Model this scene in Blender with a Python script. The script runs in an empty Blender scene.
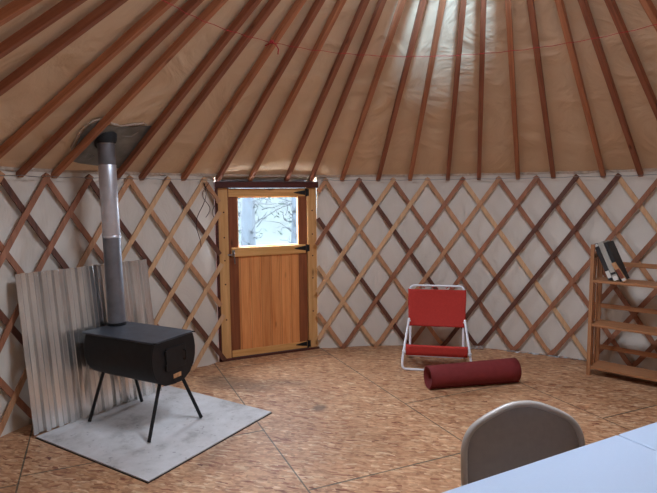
import bpy, bmesh, math, random
from mathutils import Vector, Matrix
random.seed(7)
C = bpy.context.scene.collection
S = bpy.context.scene
PI = math.pi
R, D, H, K = 3.137, 2.741, 1.83, 0.6465      # wall radius, centre of the yurt (0, D), wall height, roof slope
DPH = 0.11626                                # angle between lattice crossings

def lin(r, g, b):
    f = lambda c: (c/255/12.92 if c/255 <= .04045 else ((c/255+.055)/1.055)**2.4)
    return (f(r), f(g), f(b), 1)
def pol(r, a, z=0.0): return Vector((r*math.sin(a), D + r*math.cos(a), z))
def cone_z(r, off=0.0): return H + (R-r)*K + off
def at_cone(r, a, off=0.0):                  # a point on the roof cone, moved outward along its normal
    n = Vector((K*math.sin(a), K*math.cos(a), 1)).normalized()
    return pol(r, a, cone_z(r)) + n*off

# ------------------------------------------------------------------ mesh builder
class MB:
    def __init__(s): s.v = []; s.f = []; s.uv = None
    def quadbox(s, c8):
        b = len(s.v); s.v += [Vector(c) for c in c8]
        for q in ((0,3,2,1),(4,5,6,7),(0,1,5,4),(1,2,6,5),(2,3,7,6),(3,0,4,7)): s.f.append([b+i for i in q])
        return s
    def box(s, lo, hi, m=None):
        (x0,y0,z0),(x1,y1,z1) = lo, hi
        c = [Vector(p) for p in ((x0,y0,z0),(x1,y0,z0),(x1,y1,z0),(x0,y1,z0),(x0,y0,z1),(x1,y0,z1),(x1,y1,z1),(x0,y1,z1))]
        if m is not None: c = [m @ p for p in c]
        return s.quadbox(c)
    def sweep(s, path, prof, ups, cap=True, closed=False):
        """prof: list of (a, b) offsets along side, up ; ups: an up vector per point or one"""
        n = len(path); k = len(prof); b = len(s.v)
        path = [Vector(p) for p in path]
        for i, p in enumerate(path):
            if closed: t = path[(i+1) % n]-path[i-1]
            else: t = path[min(i+1, n-1)]-path[max(i-1, 0)]
            t.normalize(); u = Vector(ups[i] if isinstance(ups, list) else ups)
            side = t.cross(u).normalized(); u2 = side.cross(t).normalized()
            s.v += [p + side*a + u2*c for a, c in prof]
        m = n if closed else n-1
        for i in range(m):
            j = (i+1) % n
            for q in range(k):
                w = (q+1) % k
                s.f.append([b+i*k+q, b+i*k+w, b+j*k+w, b+j*k+q])
        if cap and not closed:
            s.f.append([b+q for q in range(k)][::-1]); s.f.append([b+(n-1)*k+q for q in range(k)])
        return s
    def tube(s, path, r, seg=10, cap=True, closed=False):
        path = [Vector(p) for p in path]; n = len(path); b = len(s.v); prev = None
        for i, p in enumerate(path):
            if closed: t = path[(i+1) % n]-path[i-1]
            else: t = path[min(i+1, n-1)]-path[max(i-1, 0)]
            t.normalize()
            if prev is None:
                a = Vector((0,0,1)) if abs(t.z) < .9 else Vector((1,0,0))
                u = t.cross(a).normalized()
            else: u = (prev - t*prev.dot(t)).normalized()
            prev = u; w = t.cross(u); rr = r[i] if isinstance(r, (list, tuple)) else r
            s.v += [p + (u*math.cos(2*PI*q/seg) + w*math.sin(2*PI*q/seg))*rr for q in range(seg)]
        for i in range(n if closed else n-1):
            j = (i+1) % n
            for q in range(seg):
                e = (q+1) % seg; s.f.append([b+i*seg+q, b+i*seg+e, b+j*seg+e, b+j*seg+q])
        if cap and not closed:
            s.f.append([b+q for q in range(seg)][::-1]); s.f.append([b+(n-1)*seg+q for q in range(seg)])
        return s
    def lathe(s, prof, c=(0,0,0), seg=32):
        b = len(s.v); c = Vector(c); k = len(prof)
        for i in range(seg):
            a = 2*PI*i/seg
            s.v += [c + Vector((r*math.cos(a), r*math.sin(a), z)) for r, z in prof]
        for i in range(seg):
            j = (i+1) % seg
            for q in range(k-1): s.f.append([b+i*k+q, b+j*k+q, b+j*k+q+1, b+i*k+q+1])
        return s
    def prism(s, poly, ax0, ax1):
        """poly: function-ready list of Vector at end 0, moved by ax1-ax0 for end 1"""
        b = len(s.v); k = len(poly); d = Vector(ax1)-Vector(ax0)
        s.v += [Vector(p) for p in poly] + [Vector(p)+d for p in poly]
        s.f.append(list(range(b, b+k))[::-1]); s.f.append(list(range(b+k, b+2*k)))
        for q in range(k):
            e = (q+1) % k; s.f.append([b+q, b+e, b+k+e, b+k+q])
        return s
    def build(s, name, mat, parent=None, smooth=False, bevel=0, loc=None, rotz=0, kind=None, label=None):
        me = bpy.data.meshes.new(name); me.from_pydata([tuple(v) for v in s.v], [], s.f)
        bm = bmesh.new(); bm.from_mesh(me); bmesh.ops.recalc_face_normals(bm, faces=bm.faces); bm.to_mesh(me); bm.free()
        if smooth:
            me.polygons.foreach_set('use_smooth', [True]*len(me.polygons)); 
            try: me.set_sharp_from_angle(angle=math.radians(40))
            except Exception: pass
        me.materials.append(mat)
        o = bpy.data.objects.new(name, me); C.objects.link(o)
        if parent: o.parent = parent
        if loc is not None: o.location = loc; o.rotation_euler = (0,0,rotz)
        if bevel:
            m = o.modifiers.new('bevel', 'BEVEL'); m.width = bevel; m.segments = 2; m.limit_method = 'ANGLE'
        if kind: o['kind'] = kind
        if label: o['label'] = label
        return o
def rounded(pts, rad, n=6, closed=False):
    pts = [Vector(p) for p in pts]; out = []
    N = len(pts)
    for i, p in enumerate(pts):
        if not closed and i in (0, N-1): out.append(p); continue
        a = pts[i-1]; c = pts[(i+1) % N]
        r = min(rad, (a-p).length*.49, (c-p).length*.49)
        p0 = p+(a-p).normalized()*r; p1 = p+(c-p).normalized()*r
        for k in range(n+1):
            t = k/n; out.append(p0*(1-t)**2 + p*2*t*(1-t) + p1*t*t)
    return out
def thing(name, label, cat, loc=(0,0,0), rotz=0, group=None, kind=None):
    o = bpy.data.objects.new(name, None); C.objects.link(o); o.empty_display_size = .1
    o.location = loc; o.rotation_euler = (0,0,rotz)
    return tag(o, label, cat, group, kind)
def tag(o, label=None, cat=None, group=None, kind=None):
    if label: o['label'] = label
    if cat: o['category'] = cat
    if group: o['group'] = group
    if kind: o['kind'] = kind
    return o

# ------------------------------------------------------------------ materials
def nt(name):
    m = bpy.data.materials.new(name); m.use_nodes = True
    n = m.node_tree.nodes; b = n['Principled BSDF']
    return m, n, m.node_tree.links, b
def ramp(n, stops):
    r = n.new('ShaderNodeValToRGB'); e = r.color_ramp.elements
    while len(e) < len(stops): e.new(.5)
    for q, (p, c) in zip(e, stops): q.position = p; q.color = c
    return r
def plain(name, col, rough=.6, metal=0, noise=.0, scale=30, bump=0, bscale=200, spec=.5):
    m, n, l, b = nt(name)
    b.inputs['Roughness'].default_value = rough; b.inputs['Metallic'].default_value = metal
    b.inputs['Specular IOR Level'].default_value = spec
    tc = n.new('ShaderNodeTexCoord')
    no = n.new('ShaderNodeTexNoise'); no.inputs['Scale'].default_value = scale; no.inputs['Detail'].default_value = 5
    l.new(tc.outputs['Object'], no.inputs['Vector'])
    r = ramp(n, [(.3, tuple(c*(1-noise) for c in col[:3])+(1,)), (.7, tuple(min(1, c*(1+noise)) for c in col[:3])+(1,))])
    l.new(no.outputs['Fac'], r.inputs['Fac']); l.new(r.outputs['Color'], b.inputs['Base Color'])
    if bump:
        n2 = n.new('ShaderNodeTexNoise'); n2.inputs['Scale'].default_value = bscale; n2.inputs['Detail'].default_value = 4
        l.new(tc.outputs['Object'], n2.inputs['Vector'])
        bp = n.new('ShaderNodeBump'); bp.inputs['Strength'].default_value = bump; bp.inputs['Distance'].default_value = .01
        l.new(n2.outputs['Fac'], bp.inputs['Height']); l.new(bp.outputs['Normal'], b.inputs['Normal'])
    return m
def wood(name, dark, light, axis='X', rough=.6, knots=True, planks=0, spec=.3):
    """grain stretched along one object axis"""
    m, n, l, b = nt(name); b.inputs['Roughness'].default_value = rough; b.inputs['Specular IOR Level'].default_value = spec
    tc = n.new('ShaderNodeTexCoord'); mp = n.new('ShaderNodeMapping'); oi = n.new('ShaderNodeObjectInfo')
    sc = {'X': (1.2,22,22), 'Y': (22,1.2,22), 'Z': (22,22,1.2)}[axis]
    mp.inputs['Scale'].default_value = sc
    add = n.new('ShaderNodeVectorMath'); add.operation = 'ADD'
    mul = n.new('ShaderNodeVectorMath'); mul.operation = 'SCALE'; mul.inputs['Scale'].default_value = 37
    cmb = n.new('ShaderNodeCombineXYZ')
    for k in range(3): l.new(oi.outputs['Random'], cmb.inputs[k])
    l.new(cmb.outputs[0], mul.inputs[0])
    l.new(tc.outputs['Object'], mp.inputs['Vector']); l.new(mp.outputs[0], add.inputs[0]); l.new(mul.outputs[0], add.inputs[1])
    no = n.new('ShaderNodeTexNoise'); no.inputs['Scale'].default_value = 1.6; no.inputs['Detail'].default_value = 7
    no.inputs['Roughness'].default_value = .62; no.inputs['Distortion'].default_value = .5
    l.new(add.outputs[0], no.inputs['Vector'])
    mid = tuple((a+c)/2 for a, c in zip(dark, light))
    r = ramp(n, [(.3, dark), (.5, mid), (.72, light)]); l.new(no.outputs['Fac'], r.inputs['Fac'])
    out = r.outputs['Color']
    if planks:                                # boards side by side along object X: tone and a dark joint
        sx = n.new('ShaderNodeSeparateXYZ'); l.new(tc.outputs['Object'], sx.inputs[0])
        dv = n.new('ShaderNodeMath'); dv.operation = 'DIVIDE'; dv.inputs[1].default_value = planks; l.new(sx.outputs['X'], dv.inputs[0])
        fl = n.new('ShaderNodeMath'); fl.operation = 'FLOOR'; l.new(dv.outputs[0], fl.inputs[0])
        wn = n.new('ShaderNodeTexWhiteNoise'); wn.noise_dimensions = '1D'; l.new(fl.outputs[0], wn.inputs['W'])
        mx = n.new('ShaderNodeMix'); mx.data_type = 'RGBA'; mx.blend_type = 'MULTIPLY'; mx.inputs['Factor'].default_value = .5
        l.new(out, mx.inputs['A'])
        rr = ramp(n, [(0, (.62,.55,.5,1)), (1, (1,1,1,1))]); l.new(wn.outputs['Value'], rr.inputs['Fac']); l.new(rr.outputs['Color'], mx.inputs['B'])
        fr = n.new('ShaderNodeMath'); fr.operation = 'FRACT'; l.new(dv.outputs[0], fr.inputs[0])
        rj = ramp(n, [(0, (.35,.3,.28,1)), (.05, (1,1,1,1))]); l.new(fr.outputs[0], rj.inputs['Fac'])
        m2 = n.new('ShaderNodeMix'); m2.data_type = 'RGBA'; m2.blend_type = 'MULTIPLY'; m2.inputs['Factor'].default_value = 1
        l.new(mx.outputs['Result'], m2.inputs['A']); l.new(rj.outputs['Color'], m2.inputs['B']); out = m2.outputs['Result']
    if knots:
        vo = n.new('ShaderNodeTexVoronoi'); vo.inputs['Scale'].default_value = 1.0; vo.inputs['Randomness'].default_value = 1
        mk = n.new('ShaderNodeMapping'); mk.inputs['Scale'].default_value = {'X': (2.2,7,7), 'Y': (7,2.2,7), 'Z': (7,7,2.2)}[axis]
        a2 = n.new('ShaderNodeVectorMath'); a2.operation = 'ADD'
        l.new(tc.outputs['Object'], mk.inputs['Vector']); l.new(mk.outputs[0], a2.inputs[0]); l.new(mul.outputs[0], a2.inputs[1]); l.new(a2.outputs[0], vo.inputs['Vector'])
        rk = ramp(n, [(.03, (.25,.18,.15,1)), (.12, (1,1,1,1))]); l.new(vo.outputs['Distance'], rk.inputs['Fac'])
        m3 = n.new('ShaderNodeMix'); m3.data_type = 'RGBA'; m3.blend_type = 'MULTIPLY'; m3.inputs['Factor'].default_value = .8
        l.new(out, m3.inputs['A']); l.new(rk.outputs['Color'], m3.inputs['B']); out = m3.outputs['Result']
    l.new(out, b.inputs['Base Color'])
    bp = n.new('ShaderNodeBump'); bp.inputs['Strength'].default_value = .15; bp.inputs['Distance'].default_value = .003
    l.new(no.outputs['Fac'], bp.inputs['Height']); l.new(bp.outputs['Normal'], b.inputs['Normal'])
    return m
def fabric(name, col, col2, wr=.35, scale=2.5, stretch=(1,1,1), rough=.85):
    m, n, l, b = nt(name); b.inputs['Roughness'].default_value = rough; b.inputs['Specular IOR Level'].default_value = .15
    tc = n.new('ShaderNodeTexCoord'); mp = n.new('ShaderNodeMapping'); mp.inputs['Scale'].default_value = stretch
    l.new(tc.outputs['Object'], mp.inputs['Vector'])
    no = n.new('ShaderNodeTexNoise'); no.inputs['Scale'].default_value = scale; no.inputs['Detail'].default_value = 6; no.inputs['Distortion'].default_value = 1.2
    l.new(mp.outputs[0], no.inputs['Vector'])
    r = ramp(n, [(.3, col2), (.7, col)]); l.new(no.outputs['Fac'], r.inputs['Fac']); l.new(r.outputs['Color'], b.inputs['Base Color'])
    bp = n.new('ShaderNodeBump'); bp.inputs['Strength'].default_value = wr; bp.inputs['Distance'].default_value = .06
    l.new(no.outputs['Fac'], bp.inputs['Height']); l.new(bp.outputs['Normal'], b.inputs['Normal'])
    return m

M = {}
M['wall_fabric'] = fabric('wall_fabric', lin(218,209,197), lin(209,200,188), .3, 3, (1,1,.5))
M['roof_fabric'] = fabric('roof_fabric', lin(230,204,172), lin(222,195,162), .6, 2.2)
M['rafter'] = wood('rafter', lin(132,78,56), lin(174,113,84), 'X', .55)
M['rafter_warm'] = wood('rafter_warm', lin(156,96,66), lin(204,140,102), 'X', .55)
M['slat_a'] = wood('slat_light', lin(190,146,108), lin(218,178,136), 'Z', .55, False)
M['slat_b'] = wood('slat_mid', lin(166,118,84), lin(200,150,112), 'Z', .55, False)
M['slat_c'] = wood('slat_red', lin(132,85,62), lin(170,115,86), 'Z', .55, False)
M['slat_d'] = wood('slat_dark', lin(82,48,38), lin(114,74,58), 'Z', .55, False)
M['door_light'] = wood('door_light', lin(204,146,80), lin(230,178,114), 'X', .5)
M['jamb'] = wood('jamb_wood', lin(192,140,84), lin(222,174,116), 'Z', .5)
M['door_dark'] = wood('door_dark', lin(118,64,38), lin(152,90,56), 'Z', .5)
M['door_plank'] = wood('door_plank', lin(212,130,70), lin(240,168,104), 'Z', .5, True, .109)
M['header'] = wood('header_dark', lin(62,28,22), lin(92,44,34), 'X', .5, False)
M['shelf'] = wood('shelf_wood', lin(148,98,64), lin(182,130,90), 'X', .5, False)
M['shelf_post'] = wood('shelf_post_wood', lin(150,100,66), lin(184,132,92), 'Z', .5, False)
M['black'] = plain('black_steel', lin(26,26,28), .55, .3, .25, 20)
M['black_top'] = plain('black_plate', lin(66,70,78), .45, .3, .25, 12)
M['pipe'] = plain('pipe_galvanised', lin(214,218,226), .36, .7, .15, 7)
M['pipe_dull'] = plain('pipe_dull', lin(128,131,138), .45, .7, .2, 9)
M['flash'] = plain('flashing', lin(134,136,132), .5, .6, .25, 9)
M['dark_hole'] = plain('dark_collar', lin(30,30,32), .7)
M['white_metal'] = plain('white_enamel', lin(225,225,228), .35)
M['red_cloth'] = plain('red_cloth', lin(176,54,46), .8, 0, .06, 60, .2, 600, .2)
M['mat_red'] = plain('mat_red', lin(118,44,44), .75, 0, .08, 25, .3, 350, .2)
M['table_top'] = plain('table_plastic', lin(176,192,213), .5, 0, .01, 80, .12, 300)
M['table_dark'] = plain('table_steel', lin(110,112,116), .4, .6)
M['chair_rim'] = plain('chair_enamel', lin(178,170,162), .38, .1, .04)
M['chair_panel'] = plain('chair_panel', lin(150,144,141), .5, 0, .05)
M['string'] = plain('red_string', lin(170,36,40), .8)
M['steel'] = plain('steel', lin(150,150,150), .35, .9)
M['iron'] = plain('black_iron', lin(22,20,20), .6, .3)
M['foil'] = plain('foil', lin(190,192,194), .4, .9, .15, 30, .9, 60)
M['cord'] = plain('dark_cord', lin(60,28,28), .8)
M['hem'] = fabric('hem', lin(196,178,160), lin(176,158,142), .5, 14)
M['book_dark'] = plain('book_dark', lin(44,42,44), .6)
M['book_grey'] = plain('book_grey', lin(168,164,154), .6, 0, .1, 60)
M['book_black'] = plain('book_black', lin(30,30,32), .6)
M['book_tan'] = plain('book_tan', lin(190,140,96), .6, 0, .25, 40)
M['label_white'] = plain('book_label', lin(212,208,200), .6, 0, .05)
M['label_red'] = plain('book_cover_patch', lin(120,60,40), .6, 0, .4, 60)
M['page'] = plain('page', lin(214,206,190), .8)
M['bark'] = plain('bark', lin(25,30,33), .9, 0, .35, 14)
M['twig'] = plain('twig', lin(23,26,27), .9, 0, .3, 14)
M['leaf'] = plain('needles', lin(34,44,36), .9, 0, .2, 14)
M['slope'] = plain('forest_slope', lin(26,33,28), .9, 0, .12, 1.5)

def glass():
    m = bpy.data.materials.new('clear_pane'); m.use_nodes = True; n = m.node_tree.nodes; l = m.node_tree.links; n.clear()
    o = n.new('ShaderNodeOutputMaterial'); t = n.new('ShaderNodeBsdfTransparent'); g = n.new('ShaderNodeBsdfGlossy'); mx = n.new('ShaderNodeMixShader')
    t.inputs[0].default_value = (.97,.98,.98,1); g.inputs['Roughness'].default_value = .03; mx.inputs[0].default_value = .03
    l.new(t.outputs[0], mx.inputs[1]); l.new(g.outputs[0], mx.inputs[2]); l.new(mx.outputs[0], o.inputs[0])
    return m
M['glass'] = glass()

def corrugated():
    m, n, l, b = nt('galvanised_sheet'); b.inputs['Metallic'].default_value = .9
    tc = n.new('ShaderNodeTexCoord'); mp = n.new('ShaderNodeMapping'); mp.inputs['Scale'].default_value = (9,9,1.0)
    l.new(tc.outputs['Object'], mp.inputs[0])
    no = n.new('ShaderNodeTexNoise'); no.inputs['Scale'].default_value = 1; no.inputs['Detail'].default_value = 5; l.new(mp.outputs[0], no.inputs['Vector'])
    r = ramp(n, [(.32, lin(196,196,194)), (.5, lin(222,222,220)), (.7, lin(242,242,240))]); l.new(no.outputs['Fac'], r.inputs['Fac']); l.new(r.outputs['Color'], b.inputs['Base Color'])
    r2 = ramp(n, [(.3, (.27,.27,.27,1)), (.7, (.17,.17,.17,1))]); l.new(no.outputs['Fac'], r2.inputs['Fac']); l.new(r2.outputs['Color'], b.inputs['Roughness'])
    return m
M['sheet'] = corrugated()

def cement():
    m, n, l, b = nt('cement_board'); b.inputs['Roughness'].default_value = .7
    tc = n.new('ShaderNodeTexCoord')
    no = n.new('ShaderNodeTexNoise'); no.inputs['Scale'].default_value = 3.0; no.inputs['Detail'].default_value = 9; no.inputs['Roughness'].default_value = .68; no.inputs['Distortion'].default_value = .2
    l.new(tc.outputs['Object'], no.inputs['Vector'])
    r = ramp(n, [(.30, lin(146,142,139)), (.46, lin(190,187,185)), (.72, lin(212,210,210))]); l.new(no.outputs['Fac'], r.inputs['Fac'])
    n2 = n.new('ShaderNodeTexNoise'); n2.inputs['Scale'].default_value = 26; n2.inputs['Detail'].default_value = 3; l.new(tc.outputs['Object'], n2.inputs['Vector'])
    r2 = ramp(n, [(.27, (.45,.44,.44,1)), (.36, (1,1,1,1))]); l.new(n2.outputs['Fac'], r2.inputs['Fac'])
    mx = n.new('ShaderNodeMix'); mx.data_type = 'RGBA'; mx.blend_type = 'MULTIPLY'; mx.inputs['Factor'].default_value = .7
    l.new(r.outputs['Color'], mx.inputs['A']); l.new(r2.outputs['Color'], mx.inputs['B']); l.new(mx.outputs['Result'], b.inputs['Base Color'])
    return m
M['cement'] = cement()

def osb():
    m, n, l, b = nt('strand_board_floor'); b.inputs['Roughness'].default_value = .55; b.inputs['Specular IOR Level'].default_value = .35
    tc = n.new('ShaderNodeTexCoord')
    def math_(op, a, c=None):
        k = n.new('ShaderNodeMath'); k.operation = op
        for i, q in enumerate((a, c)):
            if q is None: continue
            if isinstance(q, (int, float)): k.inputs[i].default_value = q
            else: l.new(q, k.inputs[i])
        return k.outputs[0]
    def flakes(ang, sx, sy, off):
        mp = n.new('ShaderNodeMapping'); mp.inputs['Rotation'].default_value = (0,0,ang); mp.inputs['Scale'].default_value = (sx,sy,1); mp.inputs['Location'].default_value = (off,off*1.7,0)
        wr = n.new('ShaderNodeTexNoise'); wr.inputs['Scale'].default_value = 9; l.new(tc.outputs['Object'], wr.inputs['Vector'])
        ad = n.new('ShaderNodeVectorMath'); ad.operation = 'SCALE'; ad.inputs['Scale'].default_value = .055; l.new(wr.outputs['Color'], ad.inputs[0])
        a2 = n.new('ShaderNodeVectorMath'); l.new(tc.outputs['Object'], a2.inputs[0]); l.new(ad.outputs[0], a2.inputs[1])
        l.new(a2.outputs[0], mp.inputs[0])
        v = n.new('ShaderNodeTexVoronoi'); v.voronoi_dimensions = '2D'; v.inputs['Scale'].default_value = 1; l.new(mp.outputs[0], v.inputs['Vector'])
        s = n.new('ShaderNodeSeparateColor'); l.new(v.outputs['Color'], s.inputs[0])
        return s.outputs[0], s.outputs[1]
    A = flakes(.95, 17, 70, 0); B = flakes(1.5, 14, 66, 5); E = flakes(2.05, 17, 70, 11)
    def pick(x, y, sel):
        mx = n.new('ShaderNodeMix'); mx.data_type = 'FLOAT'; l.new(math_('GREATER_THAN', sel, .5), mx.inputs['Factor']); l.new(x, mx.inputs['A']); l.new(y, mx.inputs['B']); return mx.outputs['Result']
    val = pick(pick(A[0], B[0], A[1]), E[0], B[1])
    r = ramp(n, [(0, lin(138,78,52)), (.04, lin(164,108,78)), (.10, lin(184,134,98)), (.5, lin(202,153,113)), (.85, lin(215,171,131)), (1, lin(233,200,163))]); l.new(val, r.inputs['Fac'])
    # fine grain
    ng = n.new('ShaderNodeTexNoise'); ng.inputs['Scale'].default_value = 24; ng.inputs['Detail'].default_value = 4; l.new(tc.outputs['Object'], ng.inputs['Vector'])
    rg = ramp(n, [(.3, (.72,.7,.68,1)), (.7, (1.0,1.0,1.0,1))]); l.new(ng.outputs['Fac'], rg.inputs['Fac'])
    m1 = n.new('ShaderNodeMix'); m1.data_type = 'RGBA'; m1.blend_type = 'MULTIPLY'; m1.inputs['Factor'].default_value = .8
    l.new(r.outputs['Color'], m1.inputs['A']); l.new(rg.outputs['Color'], m1.inputs['B'])
    vs = n.new('ShaderNodeTexVoronoi'); vs.voronoi_dimensions = '2D'; vs.inputs['Scale'].default_value = 48
    l.new(tc.outputs['Object'], vs.inputs['Vector']); sv_ = n.new('ShaderNodeSeparateColor'); l.new(vs.outputs['Color'], sv_.inputs[0])
    rv = ramp(n, [(0, (.62,.56,.52,1)), (.3, (.95,.94,.93,1)), (.8, (1.0,1.0,1.0,1)), (1, (1.12,1.1,1.08,1))]); l.new(sv_.outputs[0], rv.inputs['Fac'])
    mv = n.new('ShaderNodeMix'); mv.data_type = 'RGBA'; mv.blend_type = 'MULTIPLY'; mv.inputs['Factor'].default_value = .75
    l.new(m1.outputs['Result'], mv.inputs['A']); l.new(rv.outputs['Color'], mv.inputs['B'])
    # worn patches
    nw = n.new('ShaderNodeTexNoise'); nw.inputs['Scale'].default_value = 1.3; nw.inputs['Detail'].default_value = 5; l.new(tc.outputs['Object'], nw.inputs['Vector'])
    rw = ramp(n, [(.35, (.78,.75,.72,1)), (.65, (1,1,1,1))]); l.new(nw.outputs['Fac'], rw.inputs['Fac'])
    m2 = n.new('ShaderNodeMix'); m2.data_type = 'RGBA'; m2.blend_type = 'MULTIPLY'; m2.inputs['Factor'].default_value = 1
    l.new(mv.outputs['Result'], m2.inputs['A']); l.new(rw.outputs['Color'], m2.inputs['B'])
    # sheet joints
    sp = n.new('ShaderNodeSeparateXYZ'); l.new(tc.outputs['Object'], sp.inputs[0]); X, Y = sp.outputs[0], sp.outputs[1]
    U = math_('ADD', math_('MULTIPLY', X, .777), math_('MULTIPLY', Y, .629))       # across the sheets
    T = math_('ADD', math_('MULTIPLY', X, .629), math_('MULTIPLY', Y, -.777))      # along the sheets
    joints = [-1.64, -.469, 1.044, 2.213, 3.383]
    wob = n.new('ShaderNodeTexNoise'); wob.inputs['Scale'].default_value = 6; l.new(tc.outputs['Object'], wob.inputs['Vector'])
    half = math_('ADD', .0028, math_('MULTIPLY', wob.outputs['Fac'], .0045))
    mask = None
    def orr(a, c): return c if a is None else math_('MAXIMUM', a, c)
    for j in joints: mask = orr(mask, math_('LESS_THAN', math_('ABSOLUTE', math_('SUBTRACT', U, j)), half))
    strips = [(-9,-.469,[-3.46,-1.12,-5.8]), (-.469,1.044,[-3.56,-1.22,-5.9]), (1.044,2.213,[-2.70,-5.04,-.36]), (2.213,3.383,[-3.557,-5.9,-1.2]), (3.383,9,[-2.7,-5.04,-.36])]
    for a, c, ts in strips:
        ins = math_('MULTIPLY', math_('GREATER_THAN', U, a), math_('LESS_THAN', U, c))
        for t in ts: mask = orr(mask, math_('MULTIPLY', ins, math_('LESS_THAN', math_('ABSOLUTE', math_('SUBTRACT', T, t)), math_('MULTIPLY', half, 1.2))))
    m3 = n.new('ShaderNodeMix'); m3.data_type = 'RGBA'; l.new(math_('MULTIPLY', mask, .8), m3.inputs['Factor']); l.new(m2.outputs['Result'], m3.inputs['A']); m3.inputs['B'].default_value = lin(62,66,56)
    # soot stains: around the pad edge and a boot mark on the open floor
    out = m3.outputs['Result']
    for (sx, sy, rx, ry, k) in ((-1.152,3.908,.07,.09,.6), (-2.05,4.25,.42,.22,.55), (-1.62,4.38,.3,.1,.35), (-1.62,3.1,.09,.4,.3)):
        dx = math_('DIVIDE', math_('SUBTRACT', X, sx), rx); dy = math_('DIVIDE', math_('SUBTRACT', Y, sy), ry)
        d = math_('ADD', math_('MULTIPLY', dx, dx), math_('MULTIPLY', dy, dy))
        ns = math_('ADD', d, math_('MULTIPLY', math_('SUBTRACT', nw.outputs['Fac'], .5), 2.5))
        rs = ramp(n, [(0, (k,k,k,1)), (1, (0,0,0,1))]); l.new(ns, rs.inputs['Fac'])
        mm = n.new('ShaderNodeMix'); mm.data_type = 'RGBA'; l.new(rs.outputs['Color'], mm.inputs['Factor']); l.new(out, mm.inputs['A']); mm.inputs['B'].default_value = lin(60,52,46)
        out = mm.outputs['Result']
    l.new(out, b.inputs['Base Color'])
    bp = n.new('ShaderNodeBump'); bp.inputs['Strength'].default_value = .15; bp.inputs['Distance'].default_value = .002
    l.new(val, bp.inputs['Height']); l.new(bp.outputs['Normal'], b.inputs['Normal'])
    return m
M['osb'] = osb()

# ------------------------------------------------------------------ the shell
f = MB(); NS = 96
f.v = [pol(R+.22, 2*PI*i/NS) for i in range(NS)] + [pol(R+.22, 2*PI*i/NS, -.06) for i in range(NS)]
f.f = [list(range(NS))] + [list(range(NS, 2*NS))[::-1]] + [[i, NS+i, NS+(i+1) % NS, (i+1) % NS] for i in range(NS)]
f.build('floor', M['osb'], kind='structure')

DL, DR = Vector((-2.45,4.825,0)), Vector((-1.636,5.498,0))      # door plane, left and right foot
dd = (DR-DL).normalized(); dn = Vector((dd.y,-dd.x,0))          # along the door, into the room
AL = math.atan2(DL.x-.004*dd.x, DL.y-D); AR = math.atan2(DR.x, DR.y-D)
RW = R + .035
def wall_piece(name, a0, a1, top=1.90, gap=None):
    m = MB(); n = max(6, int(abs(a1-a0)/.045)); zs = [0,.3,.7,1.1,1.4,1.55,1.68,1.78,top]
    rnd = random.Random(name)
    for i in range(n+1):
        for z in zs:
            a = a0+(a1-a0)*i/n
            wob = .006*math.sin(a*31+z*2)+.004*math.sin(a*57-z*5)
            p = pol(RW+wob*(0 if i in (0, n) else 1), a, z)
            if i == 0:                        # tucked against the side of the door frame
                p = (DR+dd*(-.0045 + (gap(z) if gap else 0)) if gap else DL-dd*.031) + Vector((0,0,z)) + dn*.004
            m.v.append(p)
    k = len(zs)
    for i in range(n):
        for q in range(k-1): m.f.append([i*k+q, (i+1)*k+q, (i+1)*k+q+1, i*k+q+1])
    o = m.build(name, M['wall_fabric'], smooth=True, kind='structure')
    return o
wall_piece('wall_left', AL-.004, -PI*.78)
wall_piece('wall_right', AR-.005, PI*.42, gap=lambda z: .007 if 1.5 <= z < 1.8 else 0)
# the wall behind the camera, with two clear windows in it
WIN = []
def back_wall():
    a = PI*.42; pieces = []
    wins = BACK_WINDOWS
    edges = []
    cur = a
    for (w0, w1, z0, z1) in wins:
        edges.append((cur, w0, None)); edges.append((w0, w1, (z0, z1))); cur = w1
    edges.append((cur, PI*2-PI*.78, None))
    m = MB()
    def patch(a0, a1, z0, z1):
        n = max(2, int((a1-a0)/.08)); b = len(m.v)
        for i in range(n+1):
            for z in (z0, z1): m.v.append(pol(RW, a0+(a1-a0)*i/n, z))
        for i in range(n): m.f.append([b+2*i, b+2*i+2, b+2*i+3, b+2*i+1])
    for a0, a1, w in edges:
        if w is None: patch(a0, a1, 0, 1.9)
        else: patch(a0, a1, 0, w[0]); patch(a0, a1, w[1], 1.9)
    m.build('wall_back', M['wall_fabric'], smooth=True, kind='structure')
    for i, (a0, a1, z0, z1) in enumerate(wins):
        p = MB(); n = 6
        for q in range(n+1):
            for z in (z0, z1): p.v.append(pol(RW, a0+(a1-a0)*q/n, z))
        for q in range(n): p.f.append([2*q, 2*q+2, 2*q+3, 2*q+1])
        p.build('window_%d' % (i+2), M['glass'], smooth=True, kind='structure')
BACK_WINDOWS = []
back_wall()

RING = .58
def ceiling():
    m = MB(); n = 640; rs = [R+.10, R+.03, 3.08, 2.95, 2.8, 2.65, 2.5, 2.35, 2.2, 1.8, 1.4, 1.0, RING+.02]
    for i in range(n):
        a = 2*PI*i/n
        for r in rs:
            sag = .004*math.sin(a*54)+.004*math.sin(a*23+r*3); da = (a-2*PI+math.radians(86))/math.radians(9)
            sag += .007*math.exp(-da*da-((r-2.85)/.3)**2)*math.sin(a*95+r*9+2*math.sin(r*7))
            m.v.append(at_cone(r, a, .052+sag) if r < R else at_cone(r, a, .052))
    k = len(rs)
    for i in range(n):
        j = (i+1) % n
        for q in range(k-1): m.f.append([i*k+q, j*k+q, j*k+q+1, i*k+q+1])
    return m.build('ceiling', M['roof_fabric'], smooth=True, kind='structure')
ceiling()
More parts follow.
